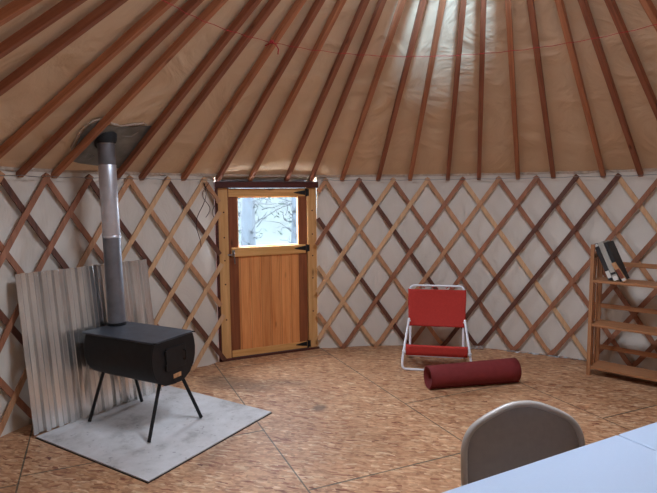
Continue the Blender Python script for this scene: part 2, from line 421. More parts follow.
# compression ring and clear dome over it (above the frame)
zr = cone_z(RING)
MB().lathe([(RING-.05,zr-.05),(RING+.0,zr-.05),(RING+.03,zr+.09),(RING-.05,zr+.09),(RING-.05,zr-.05)], (0,D,0), 48).build('trim_1', M['rafter'], smooth=True, kind='structure')
MB().lathe([(RING+.06,zr+.10)]+[((RING+.06)*math.cos(t), zr+.10+.25*math.sin(t)) for t in (.3,.6,.9,1.2,1.5)]+[(.001,zr+.35)], (0,D,0), 48).build('window_1', M['glass'], smooth=True, kind='structure')

# hem of the roof cloth hanging inside over the wall top
m = MB(); n = 170
for i in range(n+1):
    a = -PI*.78 + (PI*.42+PI*.78)*i/n
    lo = 1.852 + .002*math.sin(a*37)
    m.v += [pol(R+.026, a, lo), pol(R+.03, a, 1.905)]
for i in range(n): m.f.append([2*i, 2*i+2, 2*i+3, 2*i+1])
m.build('trim_2', M['hem'], smooth=True, kind='structure')

# ------------------------------------------------------------------ rafters
RAF = [(-110.5,-105),(-104.8,-98),(-98.4,-91.5),(-88.4,-84),(-82.7,-79),(-77.7,-72.1),(-67.8,-66.4),(-63.6,-59.4),(-56.2,-52.2),(-49.8,-48),
 (-43.7,-40.9),(-36.7,-33.1),(-31.9,-27),(-25.8,-20.4),(-18.7,-14.8),(-12.5,-8.8),(-5.3,-3.8),(.5,2.4),(7.5,9.4),(13.6,15.4),(21.7,21.5),(27.4,27),(33.5,32.9),(41.0,39.3)]
ORD = ['first','second','third','fourth','fifth','sixth','seventh','eighth','ninth','tenth','eleventh']
RL = {}
for i in range(6): RL[i] = 'reddish brown roof rafter, %s one to the left of the stovepipe' % ORD[5-i]
for i in range(6, 10): RL[i] = 'reddish brown roof rafter, %s one to the right of the stovepipe' % ORD[i-6]
RL[10] = 'reddish brown roof rafter ending above the left end of the door frame'
RL[11] = 'reddish brown roof rafter ending above the middle of the door frame'
RL[12] = 'reddish brown roof rafter ending above the right end of the door frame'
for i in range(13, 24): RL[i] = 'reddish brown roof rafter, %s one to the right of the door frame' % ORD[i-13]
def rafter(a_bot, a_top, label, group, i):
    a0, a1 = math.radians(a_bot), math.radians(a_top)
    low = R+.0 if not 10 <= i <= 12 else R-.0
    p0 = at_cone(low, a0, .004); p1 = p0 + (at_cone(.70, a1, .004)-p0)*((R-RING-.03)/(R-.70))
    x = (p1-p0); L = x.length; x.normalize()
    n = Vector((K*math.sin(a0), K*math.cos(a0), 1)).normalized()
    y = n.cross(x).normalized(); z = x.cross(y)
    m = MB(); w = .020; h = .027
    # lower end cut to a blunt nose that hooks over the cable
    m.quadbox([(-.03,-w,-h*.55),(L,-w,-h),(L,w,-h),(-.03,w,-h*.55),(-.05,-w,h),(L,-w,h),(L,w,h),(-.05,w,h)])
    o = m.build('roof_rafter', M['rafter_warm' if i % 5 in (0,3) else 'rafter'], bevel=.004)
    o.matrix_world = Matrix(((x.x,y.x,z.x,p0.x),(x.y,y.y,z.y,p0.y),(x.z,y.z,z.z,p0.z),(0,0,0,1)))
    return tag(o, label, 'rafter', group)
for i, (a, c) in enumerate(RAF): rafter(a, c, RL[i], 'roof rafters', i)
for i, a in enumerate((-116,-122.5,-129,-136)): rafter(a, a, 'reddish brown roof rafter outside the photo past its left edge', 'roof rafters past the left edge', 30+i)
for i, a in enumerate((47.5,54,60.5,67,74)): rafter(a, a, 'reddish brown roof rafter outside the photo past its right edge', 'roof rafters past the right edge', 40+i)

# red string around the rafters
def ring_pts(a0, a1, r, off, n, wob=0):
    return [at_cone(r+wob*math.sin(7*i), a0+(a1-a0)*i/n, off) for i in range(n+1)]
s = thing('string', 'thin red string tied around the rafters high up under the roof', 'string', tuple(at_cone(1.685, -.98, -.045)))
inv = -Vector(s.location)
nd = [math.radians(a) for a in (-136,-129,-122.5,-116)] + [math.radians(a+(c-a)*.5) for a, c in RAF] + [math.radians(a) for a in (47.5,54,60.5,67,74)]
pts = []
for a, c in zip(nd[:-1], nd[1:]):
    for t in (0,.5): pts.append(at_cone(1.685 + (.006 if t else 0), a+(c-a)*t, -.045) + inv)
MB().tube(pts, .0021, 5).build('line', M['string'], s, True)
k = MB(); kp = at_cone(1.685, math.radians(-57.2), -.045)+inv
k.tube([kp+Vector((.012*math.cos(t*1.3), .012*math.sin(t*1.3), .010*math.sin(t*2.1))) for t in range(14)], .004, 6)
k.tube([kp, kp+Vector((.03,.0,-.02)), kp+Vector((.045,.01,-.05)), kp+Vector((.04,.01,-.085))], .0045, 6)
k.tube([kp, kp+Vector((-.03,.01,-.01)), kp+Vector((-.055,.01,-.018))], .004, 6)
k.build('knot', M['string'], s, True)

# ------------------------------------------------------------------ lattice
TONES = {(True,1): {-1:'d',0:'b',1:'c',2:'a',3:'a',4:'c',5:'b',6:'c',7:'d',8:'d',9:'c',10:'c'},
         (True,-1): {-3:'b',-2:'a',-1:'d',0:'b',1:'d',2:'c',3:'b',4:'a',5:'c',6:'c',7:'b',8:'a',9:'b'},
         (False,1): {-2:'c',-1:'b',0:'b',1:'c',2:'c',3:'b',4:'a',5:'a',6:'a',7:'a',8:'a'},
         (False,-1): {-2:'d',-1:'c',0:'d',1:'c',2:'d',3:'b',4:'d',5:'b',6:'a'}}
def lattice(label, a_lo, a_hi, ph, k0, k1, dh):
    root = thing('lattice', label, 'lattice', (0,D,0))
    rnd = random.Random(3 if ph < -1 else 11)
    lx, hx = min(a_lo,a_hi), max(a_lo,a_hi)
    for kind in (1, -1):                     # 1: leans right going up (in front); -1: the other way, behind
        for k in range(k0, k1+1):
            top = ph + k*DPH; bot = top - kind*3.5*DPH
            pts = []; ups = []; N = 40
            for i in range(N+1):
                t = -.012 + (1.024)*i/N
                a = top+(bot-top)*t; z = max(.004, 1.805*(1-t)+.006)
                if lx <= a <= hx:
                    rr = R - (.013 if kind == 1 else 0)
                    p = pol(rr, a, z); p.y -= D
                    pts.append(p); ups.append((math.sin(a), math.cos(a), 0))
            if len(pts) < 3: continue
            w, h = .0215, .0055
            mt = 'slat_'+(TONES[(dh, kind)].get(k) or rnd.choice('abbcc'))
            m = MB().sweep(pts[::2] if (len(pts) > 6 and len(pts) % 2 == 1) else pts, [(-w,-h),(w,-h),(w,h),(-w,h)], ups[::2] if (len(pts) > 6 and len(pts) % 2 == 1) else ups)
            m.build('slat', M[mt], root)
    return root
lattice('crisscross wooden wall lattice behind the stove, left of the door', -2.2, AL+.001, -1.50026, -9, 9, False)
lattice('crisscross wooden wall lattice behind the red chair, right of the door', AR-.010, 1.30, -.50951, -4, 18, True)

# steel cable along the wall top, foil at the foot of the wall
def cable(a0, a1, label):
    o = MB().tube([pol(R-.022, a0+(a1-a0)*i/60, 1.815+.004*math.sin(i*1.9)) for i in range(61)], .003, 5).build('tension_cable', M['steel'], smooth=True)
    tag(o, label, 'cable')
cable(-2.2, AL-.01, 'thin steel cable along the lattice top left of the door')
cable(AR+.01, 1.3, 'thin steel cable along the lattice top right of the door')
def foil(a0, a1, z0, z1, label, r=RW-.01, n=26, seed=1):
    rnd = random.Random(seed); m = MB()
    for i in range(n+1):
        a = a0+(a1-a0)*i/n
        for z in (z0, (z0+z1)/2, z1): m.v.append(pol(r-rnd.uniform(0,.018), a, z+rnd.uniform(-.006,.006)))
    for i in range(n):
        for q in range(2): m.f.append([3*i+q, 3*i+3+q, 3*i+4+q, 3*i+1+q])
    o = m.build('foil_strip', M['foil']); so = o.modifiers.new('thickness', 'SOLIDIFY'); so.thickness = .002
    return tag(o, label, 'foil')
foil(-.01, .035, .008, .045, 'crumpled silver foil scrap at the wall foot right of the red chair', R-.03, 8, 2)
foil(.10, .36, .006, .016, 'narrow silver foil edge along the wall foot behind the red mat', R-.02, 40, 3)

# ------------------------------------------------------------------ door (structure)
dz = math.atan2(dd.y, dd.x)
door = bpy.data.objects.new('door_1', None); C.objects.link(door); door.location = DL; door.rotation_euler = (0,0,dz)
tag(door, 'half-glazed wooden plank door in a light wood frame', 'door', None, 'structure')
# local: x along the door, -y into the room
def db(name, lo, hi, mat, parent=door, bevel=.004): return MB().box(lo, hi).build(name, M[mat], parent, bevel=bevel)
jl = db('jamb', (0,-.012,.02), (.098,.05,1.74), 'jamb')
jr = db('jamb', (.948,-.012,.02), (1.05,.05,1.74), 'jamb')
for j, x in ((jl,.055), (jr,1.0)):
    m = MB()
    for z in (.42,.78,1.02,1.25,1.5): m.tube([(x,-.0105,z),(x,-.015,z)], .008, 10)
    m.build('screw_plug', M['header'], j)
db('jamb_side', (-.03,-.03,.0), (-.001,.06,1.80), 'header')
db('stop', (.0985,.0,.02), (.112,.05,1.74), 'door_dark')
db('header', (-.03,-.045,1.74), (1.062,.06,1.80), 'header')
db('threshold', (-.02,-.03,0), (1.065,.06,.02), 'header')
leaf = db('stile', (.114,.012,.0215), (.2,.045,1.736), 'door_dark')
db('stile', (.853,.012,.0215), (.946,.045,1.736), 'door_dark')
pl = MB()
for i in range(6):
    x0 = .2+i*.1088; pl.box((x0+.0012,.016,.03), (x0+.1076,.040,1.10))
pl.build('plank_panel', M['door_plank'], door, bevel=.002)
db('rail', (.108,-.006,1.652), (.925,.016,1.733), 'door_light')
db('rail', (.125,-.006,1.05), (.925,.016,1.142), 'door_light')
db('rail', (.108,-.006,.0225), (.944,.016,.090), 'door_light')
db('window_pane', (.195,.026,1.13), (.858,.031,1.67), 'glass', bevel=0)
m = MB()
for lo, hi in (((.195,.018,1.642),(.858,.04,1.655)), ((.195,.018,1.142),(.858,.04,1.152)), ((.198,.018,1.15),(.208,.04,1.645)), ((.848,.018,1.15),(.858,.04,1.645))): m.box(lo, hi)
m.build('glazing_bead', M['door_light'], door)
for z, s_ in ((1.69,1), (1.105,1), (.068,1)):
    m = MB()
    m.prism([(.80,-.0065,z-.004),(.925,-.0065,z-.026),(.925,-.0065,z+.026),(.80,-.0065,z+.004)], (0,0,0), (0,-.005,0))
    m.tube([(.936,-.016,z-.04),(.936,-.016,z+.04)], .008, 8); m.box((.936,-.018,z-.035),(.965,-.0125,z+.035))
    m.build('hinge', M['iron'], door)
m = MB(); m.box((.132,-.012,1.055), (.158,-.006,1.12)); m.tube(rounded([(.145,-.012,1.09),(.145,-.045,1.09),(.145,-.045,1.00),(.152,-.03,.985)], .015), .006, 8)
m.box((.085,-.026,1.068), (.135,-.012,1.082))
m.build('latch', M['steel'], door, True)
# flap of foil insulation stuffed between the door head and the roof
m = MB(); rnd = random.Random(5); n = 34
for i in range(n+1):
    x = .0 + 1.03*i/n
    for z in (1.802, 1.809, 1.817, 1.824):
        p = DL+dd*x; m.v.append(Vector((x, .045-rnd.uniform(0,.025), z)))
for i in range(n):
    for q in range(3): m.f.append([4*i+q, 4*i+4+q, 4*i+5+q, 4*i+1+q])
o = m.build('foil_strip', M['foil'], loc=DL, rotz=dz); o.modifiers.new('thickness', 'SOLIDIFY').thickness = .002
tag(o, 'crumpled silver foil insulation stuffed above the door head', 'foil')
MB().box((-.05,.05,1.8005), (1.06,.058,1.895)).build('wall_front', M['wall_fabric'], loc=DL, rotz=dz, kind='structure')
# loose cords left of the door
m = MB(); rnd = random.Random(9); a0 = -.925
for q in range(3):
    a = a0+q*.006; path = []
    for i in range(12): path.append(pol(R-.035-.004*q, a+.012*math.sin(i*.7+q*2)+.004*i*(q-1)*.6, 1.79-i*(.055 if q == 0 else .03)))
    m.tube(path, .0032, 5)
tag(m.build('cord', M['cord'], smooth=True), 'thin dark cords dangling from the lattice top left of the door', 'cord')

# ------------------------------------------------------------------ hearth
BLp = Vector((-2.932,2.923,0)); du = Vector((.2773,.9608,0)); dv = Vector((.9596,-.2813,0))
pa = math.atan2(-.322, 1.102)                # pad: local x from the left corner to the front corner, y towards the back
pad = MB().box((0,0,.004), (1.15,1.17,.012)).build('hearth_pad', M['cement'], loc=(-2.918,2.921,.0), rotz=pa, bevel=.002)
tag(pad, 'square grey cement board pad on the floor under the stove', 'hearth pad')
MB().box((-.004,-.006,0), (1.156,1.174,.0039)).build('dark_edge', M['iron'], pad)  # thin dark sheet slightly wider than the pad, draws its dark outline

def sheet(x0, x1, dy, label, phase=0):
    # local x along the foot of the sheet, y towards the wall, z up; leans back
    e = Vector((.401,.916,0)); rz = math.atan2(.916, .401)
    P = .0875; n = int((x1-x0)/P*20); m = MB(); hh = 1.128; lean = .134
    prof = []; rnd = random.Random(label); k = int((x1-x0)/P)
    marks = (0, .02, .34, .36, .50, .52, .84, .86)     # flat ridge, step, flat trough, step
    for c in range(k+1):
        t0, t1 = rnd.uniform(-.0026,.0026), rnd.uniform(-.0026,.0026)
        for f_, y in zip(marks, (.93, 1+t0/.011, 1-t0/.011, .93, -.93, -1+t1/.011, -1-t1/.011, -.93)):
            x = x0+(c+f_-phase)*P
            if x0 <= x <= x1: prof.append((x, y*.011))
    n = len(prof)-1
    for x, y in prof:
        for q in range(7):
            z = hh*q/6; m.v.append(Vector((x, z*lean+dy-y+.016, .0125+z*.993)))
    for i in range(n):
        for q in range(6): m.f.append([7*i+q, 7*i+7+q, 7*i+8+q, 7*i+1+q])
    o = m.build('corrugated_sheet', M['sheet'], smooth=False, loc=(-2.932,2.923,0), rotz=rz)
    o.modifiers.new('thickness', 'SOLIDIFY').thickness = .0012
    return tag(o, label, 'metal sheet')
sheet(0, .60, 0, 'shiny corrugated metal sheet leaning on the lattice at the far left')
sheet(.575, 1.06, .030, 'corrugated metal sheet leaning on the lattice right behind the stovepipe', .3)

# stove, local x from the rear to the front (door end), y across
sv = thing('wood_stove', 'black steel camp stove on four splayed legs on the grey pad', 'stove', (-2.345,3.347,.0125), math.atan2(-.212,.977))
ZT = .668
xs0, xs1 = -.36, .315
sec = [(-.188,.655),(-.201,.61),(-.209,.55),(-.205,.49),(-.186,.43),(-.146,.375),(-.094,.343),(0,.332),(.094,.343),(.146,.375),(.186,.43),(.205,.49),(.209,.55),(.201,.61),(.188,.655)]
b = MB(); b.prism([Vector((xs0,y,z)) for y, z in sec], (xs0,0,0), (xs1,0,0)); b.build('body', M['black'], sv, True, .006)
b = MB(); b.prism([Vector((xs1-.004,y*1.02,.335+(z-.335)*1.0-.003)) for y, z in sec], (0,0,0), (.012,0,0)); b.build('front_rim', M['black'], sv, True, .003)
MB().prism([Vector(p) for p in rounded([(-.395,-.196,.655),(.327,-.196,.655),(.327,.196,.655),(-.395,.196,.655)], .02, 4, True)], (0,0,0), (0,0,.013)).build('top_plate', M['black_top'], sv, False, .003)
fx = xs1+.008
dr = MB().box((fx,-.09,.44), (fx+.010,.10,.60)).build('fire_door', M['black'], sv, bevel=.004)
m = MB().tube(rounded([(fx+.01,.075,.56),(fx+.035,.075,.56),(fx+.035,.075,.49),(fx+.01,.075,.49)], .012), .005, 8); m.build('handle', M['iron'], dr, True)
for z in (.47,.57): MB().tube([(fx+.012,-.095,z-.018),(fx+.012,-.095,z+.018)], .007, 8).build('hinge', M['iron'], dr)
m = MB().box((fx,-.02,.372), (fx+.004,.055,.402)); m.build('draft_slot', M['book_tan'], sv)
m = MB().tube(rounded([(fx+.004,-.03,.368),(fx+.02,-.03,.352),(fx+.024,.015,.343),(fx+.02,.062,.352),(fx+.004,.062,.368)], .02), .0035, 6); m.build('draft_handle', M['iron'], sv, True)
for y in (-.19,.19): MB().tube([(.30,y*.97,.663),(.345,y,.663)], .006, 8).build('lug', M['black'], sv)
for top, foot in (((-.27,-.115,.375),(-.339,-.206,.005)), ((-.25,.125,.375),(-.29,.249,.005)), ((.272,-.10,.36),(.314,-.26,.005)), ((.278,.10,.36),(.355,.217,.005))):
    lg = MB().tube([top, foot], .0125, 12).build('leg', M['black'], sv, True)
pc = Vector((-.3402,.0827,0))
m = MB().lathe([(.058,.655),(.0705,.655),(.0705,.685),(.0650,.687),(.058,.687)], tuple(pc), 32); m.build('flue_collar', M['black'], sv, True)
# stovepipe: two lengths with a joint; local to its own thing
pw = Vector((-2.660,3.500,0))
pp = thing('stovepipe', 'grey metal stovepipe rising from the stove up through the roof', 'stovepipe', (pw.x,pw.y,.6985))
MB().lathe([(.0640,.003),(.0650,.003),(.0650,.69),(.0640,.69)], (0,0,0), 40).build('lower_pipe', M['pipe_dull'], pp, True)
m = MB().lathe([(.0600,.55),(.0615,.69),(.0635,.695),(.0635,1.20),(.0625,1.203)], (0,0,0), 40); m.build('upper_pipe', M['pipe'], pp, True)
MB().lathe([(.060,1.19),(.0622,1.195),(.0622,1.47),(.060,1.47)], (0,0,0), 40).build('top_pipe', M['pipe_dull'], pp, True)
pp.rotation_euler = (0,-.0165,0)
m = MB().lathe([(.0640,.655),(.0675,.655),(.0675,.668),(.066,.671),(.0675,.674),(.0675,.69),(.0640,.69),(.0640,.655)], (0,0,0), 40)
for t in range(3):
    a = -1.9+t*2.1; m.tube([(.067*math.cos(a),.067*math.sin(a),.6625),(.073*math.cos(a),.073*math.sin(a),.6625)], .005, 6)
m.build('joint_band', M['pipe'], pp, True)
# roof flashing between two rafters, with a dark thimble
fl = thing('roof_flashing', 'dark grey sheet metal roof flashing around the top of the stovepipe', 'flashing', tuple(at_cone(2.8, -1.27, .0)))
fi = -Vector(fl.location)
edge = [(3.02,-76.6),(2.88,-77.8),(2.76,-78.7),(2.66,-78.6),(2.60,-77.2),(2.645,-75.6),(2.65,-73.5),(2.62,-70.2),(2.60,-67.6),(2.9,-67.4),(3.08,-67.6),(3.06,-71),(3.04,-75)]
top = [at_cone(r, math.radians(a), .034)+fi for r, a in edge]; nn = Vector((K*math.sin(-1.28), K*math.cos(-1.28), 1)).normalized()
MB().prism(top, (0,0,0), tuple(nn*.004)).build('plate', M['flash'], fl)
th = MB()
rp = Vector((pw.x, pw.y, 0))
def on_roof(dx, dy, off):
    x, y = pw.x-.0225+dx, pw.y+dy; r = math.hypot(x, y-D); return Vector((x, y, cone_z(r)+off))
k = 32
ringv = [[on_roof(rad*math.cos(2*PI*i/k), rad*math.sin(2*PI*i/k), off)+fi for i in range(k)] for rad, off in ((.066,.016),(.074,.014),(.080,.022),(.081,.034))]
for rw in ringv: th.v += rw
for j in range(3):
    for i in range(k): th.f.append([j*k+i, j*k+(i+1) % k, (j+1)*k+(i+1) % k, (j+1)*k+i])
th.build('thimble', M['dark_hole'], fl, True)
cc = Vector((pw.x-.0215, pw.y, 0))+fi
MB().lathe([(.0635,2.062),(.069,2.062),(.078,2.085),(.081,2.135),(.0635,2.135)], tuple(cc), 32).build('collar', M['dark_hole'], fl, True)
MB().lathe([(.0632,2.054),(.0672,2.054),(.0672,2.0615),(.0632,2.0615),(.0632,2.054)], tuple(cc), 32).build('collar_rim', M['steel'], fl, True)
m = MB()
q0 = on_roof(-.15,-.05,-.012)+fi; m.tube([q0, q0+Vector((.03,.0,.03)), q0+Vector((.06,.02,.005)), q0+Vector((.02,.01,-.02)), q0+Vector((.05,.03,.02))], .003, 5)
m.build('tie_wire', M['steel'], fl, True); m = MB()
q1 = on_roof(.12,.03,-.01)+fi; m.tube([q1, q1+Vector((.05,.05,.0)), q1+Vector((.09,.07,.03))], .003, 5)
m.build('tie_wire', M['steel'], fl, True)
# torn edge of roof cloth curled around the flashing
m = MB(); rnd = random.Random(4)
tp = [(3.02,-77.0),(2.88,-78.2),(2.76,-79.1),(2.65,-79.0),(2.585,-77.4),(2.62,-75.6),(2.635,-73.5),(2.60,-70.4),(2.585,-68.4)]
path = []
for (r0,a0),(r1,a1) in zip(tp[:-1], tp[1:]):
    for t in (0,.33,.66): path.append(at_cone(r0+(r1-r0)*t+rnd.uniform(-.012,.012), math.radians(a0+(a1-a0)*t), .04+rnd.uniform(-.004,.004))+fi)
m.tube(path, [.007+rnd.uniform(-.002,.004) for _ in path], 7); m.build('cloth_edge', M['hem'], fl, True)

# ------------------------------------------------------------------ beach chair
bc = thing('beach_chair', 'low red beach chair with white tube frame in front of the lattice', 'chair', (-.332,4.995,0), .069)
TR = .0115
MB().tube(rounded([(-.272,.36,.42),(-.318,.03,.10),(-.318,0,.0125),(.318,0,.0125),(.318,.03,.10),(.272,.36,.42)], .07, 8), TR, 10).build('front_leg_frame', M['white_metal'], bc, True)
MB().tube(rounded([(-.290,.03,.175),(-.285,.46,.0125),(.285,.46,.0125),(.290,.03,.175)], .06, 8), TR, 10).build('rear_leg_frame', M['white_metal'], bc, True)
MB().tube(rounded([(-.258,.30,.12),(-.258,.36,.40),(-.268,.47,.738),(.268,.47,.738),(.258,.36,.40),(.258,.30,.12)], .055, 8), TR, 10).build('back_frame', M['white_metal'], bc, True)
MB().tube(rounded([(-.274,.34,.115),(-.274,.02,.215),(.274,.02,.215),(.274,.34,.115)], .04, 8), TR, 10).build('seat_frame', M['white_metal'], bc, True)
def cloth(rows, mat, name, parent, nx=14, sag=.012, thick=.004, ndir=(0,-1,0)):
    m = MB()
    for (hw, y, z, sg) in rows:
        for i in range(nx+1):
            u = -1+2*i/nx; m.v.append(Vector((hw*u, y+sg*(1-u*u)*ndir[1]*-1, z+sg*(1-u*u)*ndir[2])))
    k = nx+1
    for r in range(len(rows)-1):
        for i in range(nx): m.f.append([r*k+i, r*k+i+1, (r+1)*k+i+1, (r+1)*k+i])
    o = m.build(name, M[mat], parent, True); s_ = o.modifiers.new('thickness', 'SOLIDIFY'); s_.thickness = thick
    return o
# back cloth sewn as a sleeve around both side tubes
m = MB(); rows = [(.262,.350,.352,0),(.263,.356,.37,.004),(.264,.388,.48,.012),(.269,.424,.60,.012),(.271,.452,.69,.005),(.271,.457,.706,0)]
for hw, y, z, sg in rows:
    cols = [(-hw+.004,y+.0145),(-hw-.012,y+.012),(-hw-.0165,y),(-hw-.012,y-.012),(-hw+.004,y-.0155)]
    cols += [(u*hw, y-.0155+sg*(1-u*u)) for u in (-.8,-.5,-.2,.1,.4,.7,.9)] + [(-a_, b_) for a_, b_ in cols[::-1]]
    m.v += [Vector((a_, b_, z)) for a_, b_ in cols]
kk = len(cols)
for r_ in range(len(rows)-1):
    for i in range(kk-1): m.f.append([r_*kk+i, r_*kk+i+1, (r_+1)*kk+i+1, (r_+1)*kk+i])
o = m.build('backrest', M['red_cloth'], bc, True); o.modifiers.new('thickness', 'SOLIDIFY').thickness = .002
cloth([(.282,-.002,.150,0),(.284,-.005,.185,0),(.284,.0,.236,.0),(.284,.02,.249,.002),(.283,.12,.216,.010),(.282,.22,.180,.014),(.28,.33,.135,.004)], 'red_cloth', 'seat', bc, ndir=(0,0,-1))
for sx in (-1, 1):
    for y, z, xx in ((.045,.175,.322),(.345,.40,.285)):
        MB().tube([(sx*.255,y,z),(sx*xx,y,z)], .008, 8).build('bolt', M['white_metal'], bc, True)
for x in (-.15,-.02,.12): MB().tube([(x-.03,.463,.715),(x,.466,.738),(x+.03,.463,.715)], .005, 6).build('lacing', M['red_cloth'], bc, True)

# ------------------------------------------------------------------ rolled mat
def rolled_mat():
    a = Vector((-.375,4.545,0)); c = Vector((.365,4.905,0)); ax = c-a; L = ax.length; rz = math.atan2(ax.y, ax.x)
    m = MB(); turns = 7.2; n = 220; th = .0075; rows = 10
    def spiral(t): return .048+(.112-.048)*t
    for j in range(rows+1):
        s_ = j/rows; sc = .86+.09*s_
        for i in range(n+1):
            t = i/n; r = spiral(t)*sc; ang = -2*PI*turns*t - .9
            tel = (.030*(1-t) if s_ == 0 else (-.02*(1-t) if s_ == 1 else 0))
            flat = 1
            y, z = r*math.cos(ang), r*math.sin(ang)
            z = z*.99 + .112*sc
            m.v.append(Vector((L*s_ + (tel if s_ in (0,1) else 0) , y, z+.002)))
    k = n+1
    for j in range(rows):
        for i in range(n): m.f.append([j*k+i, j*k+i+1, (j+1)*k+i+1, (j+1)*k+i])
    # loose tail of the mat lying on the floor at the outer turn
    o = m.build('rolled_mat', M['mat_red'], smooth=True, loc=(a.x,a.y,0), rotz=rz)
    s_ = o.modifiers.new('thickness', 'SOLIDIFY'); s_.thickness = th; s_.offset = 0
    return tag(o, 'rolled-up dark red mat lying on the floor before the red chair', 'mat')
rolled_mat()

# ------------------------------------------------------------------ bookshelf and books
ba = math.atan2(-.469, .883)
SH = (1.000, 5.243, 0)
bs = thing('bookshelf', 'light wooden open bookshelf with three shelves by the right edge', 'bookshelf', SH, ba)
W, DP = .74, .27
for x in (0, W):
    sf = MB().box((x,0,0), (x+.032,.022,1.20)).build('post', M['shelf_post'], bs, bevel=.003)
    MB().box((x,DP-.022,0), (x+.032,DP,1.20)).build('post', M['shelf_post'], bs, bevel=.003)
    m = MB()
    for z in (.10,.495,.895,1.13): m.box((x+.008,.022,z-.05), (x+.024,DP-.022,z-.02))
    for y in (.085,.155): m.box((x+.011,y,.08), (x+.021,y+.028,1.11))
    m.build('side_slats', M['shelf_post'], bs)
for z in (.087,.48,.882):
    MB().box((.0325,.0,z-.022), (W-.0005,DP-.022,z)).build('shelf', M['shelf'], bs, bevel=.003)
for z in (.22,.612,1.013):
    MB().box((.0325,DP-.02,z-.022), (W-.0005,DP-.004,z+.020)).build('back_rail', M['shelf'], bs, bevel=.003)
def book(x, y, th, hgt, dep, tilt, mat, label, bands=()):
    # lean to the left about its lower left spine corner
    loc = Vector(SH) + Vector((math.cos(ba)*x - math.sin(ba)*y, math.sin(ba)*x + math.cos(ba)*y, .8835))
    t = thing('book', label, 'book', tuple(loc), ba, 'books on the top shelf')
    Rt = Matrix.Rotation(-tilt, 4, 'Y')
    # resting corner: lowest point is the lower right/left corner
    low = min((Rt @ Vector((px,0,0))).z for px in (0, th)); T = Matrix.Translation((0,0,-low)) @ Rt
    MB().box((0,0,0), (th,.004,hgt), T).build('spine', M[mat], t, bevel=.001)
    m = MB().box((0,.004,0), (.003,dep,hgt), T); m.box((th-.003,.004,0), (th,dep,hgt), T); m.build('cover', M[mat], t)
    MB().box((.003,.0045,.004), (th-.003,dep-.005,hgt-.004), T).build('pages', M['page'], t)
    for (z0, z1, mm) in bands: MB().box((.002,-.0012,z0), (th-.002,-.0002,z1), T).build('spine_label', M[mm], t)
tl = math.radians(24)
cs = math.cos(tl)
book(.150, .035, .036, .345, .19, tl, 'book_dark', 'dark spined tall book leaning leftmost on the top shelf', [(.02,.085,'label_white'),(.315,.34,'label_white')])
book(.150+.0375/cs, .035, .044, .36, .20, tl, 'book_grey', 'thick pale grey book leaning between two dark books', [(.0,.04,'label_white'),(.055,.075,'book_black')])
book(.150+.083/cs, .040, .03, .362, .19, tl, 'book_black', 'tall black book leaning behind the small tan book')
book(.150+.108/cs+.004, .010, .034, .185, .02, math.radians(33), 'book_tan', 'small tan book with reddish spine leaning rightmost on top shelf', [(.035,.12,'label_red'),(.008,.03,'label_white')])

# ------------------------------------------------------------------ folding table
ta = math.atan2(.677, .736)
tb = thing('folding_table', 'white plastic folding table at the lower right', 'table', (.537,2.2,0), ta)
# local x along the near-left edge, -y towards the camera side
TW, TD = .915, .76
for s_ in (-1, 1):
    x0, x1 = (-TW, -.0012) if s_ < 0 else (.0012, TW)
    m = MB(); m.box((x0,-TD,.695), (x1,0,.74)); m.build('tabletop', M['table_top'], tb, bevel=.008)
    xl = s_*.70
    for y in (-.10, -TD+.10): MB().tube([(xl,y,.69),(xl+s_*.06,y,.012)], .014, 10).build('leg', M['table_dark'], tb, True)
    MB().tube([(xl+s_*.045,-.10,.18),(xl+s_*.045,-TD+.10,.18)], .011, 8).build('crossbar', M['table_dark'], tb, True)
    MB().tube([(xl+s_*.03,-TD/2,.35),(s_*.25,-TD/2,.69)], .009, 8).build('brace', M['table_dark'], tb, True)
for y in (-.03, -TD+.03): MB().box((-.85,y-.012,.672), (.85,y+.012,.694)).build('rail', M['table_dark'], tb)

# ------------------------------------------------------------------ folding chair
fc = thing('folding_chair', 'grey metal folding chair tucked against the white table', 'chair', (.213,2.205,0), math.atan2(.4226,.9063))
# local x along the backrest width, -y towards the table (where the sitter faces)
half = [(.262,.50),(.259,.60),(.252,.665),(.228,.714),(.180,.752),(.095,.790),(.04,.805),(0,.807)]
outl = [Vector((-a,0,c)) for a, c in half] + [Vector((a,0,c)) for a, c in half[-2::-1]]
def lean(p, k=0): return Vector((p.x, .03+.16*(p.z-.70)+k, p.z))
def smooth_line(P, n=4):
    o = []
    for i in range(len(P)-1):
        p0, p1, p2, p3 = P[max(i-1,0)], P[i], P[i+1], P[min(i+2,len(P)-1)]
        for q in range(n):
            t = q/n; o.append(.5*((2*p1)+(p2-p0)*t+(2*p0-5*p1+4*p2-p3)*t*t+(3*p1-p0-3*p2+p3)*t**3))
    return o+[P[-1]]
pnl = [lean(p) for p in smooth_line(outl)]
cen = Vector((0,0,.66))
inner = [lean(Vector((p.x*.975, 0, cen.z+(p.z-cen.z)*.965))) for p in smooth_line(outl)]
m = MB(); nrm = Vector((0,-1,.16)).normalized()
k = len(inner)
m.v = [p + nrm*(-.002) for p in inner] + [p - nrm*.010 for p in inner]
m.f = [list(range(k)), list(range(k, 2*k))[::-1]] + [[i, (i+1) % k, k+(i+1) % k, k+i] for i in range(k)]
m.build('backrest', M['chair_panel'], fc, True)
MB().tube(pnl, .0135, 12).build('back_frame', M['chair_rim'], fc, True)
for sx in (-1, 1): MB().tube([Vector((sx*.262,pnl[0].y,.50)), Vector((sx*.255,-.05,.42)), Vector((sx*.235,-.42,.012))], .0130, 12).build('front_leg', M['chair_rim'], fc, True)
MB().tube(rounded([(-.195,-.30,.43),(-.20,.10,.012),(.20,.10,.012),(.195,-.30,.43)], .05), .0115, 10).build('rear_leg', M['chair_rim'], fc, True)
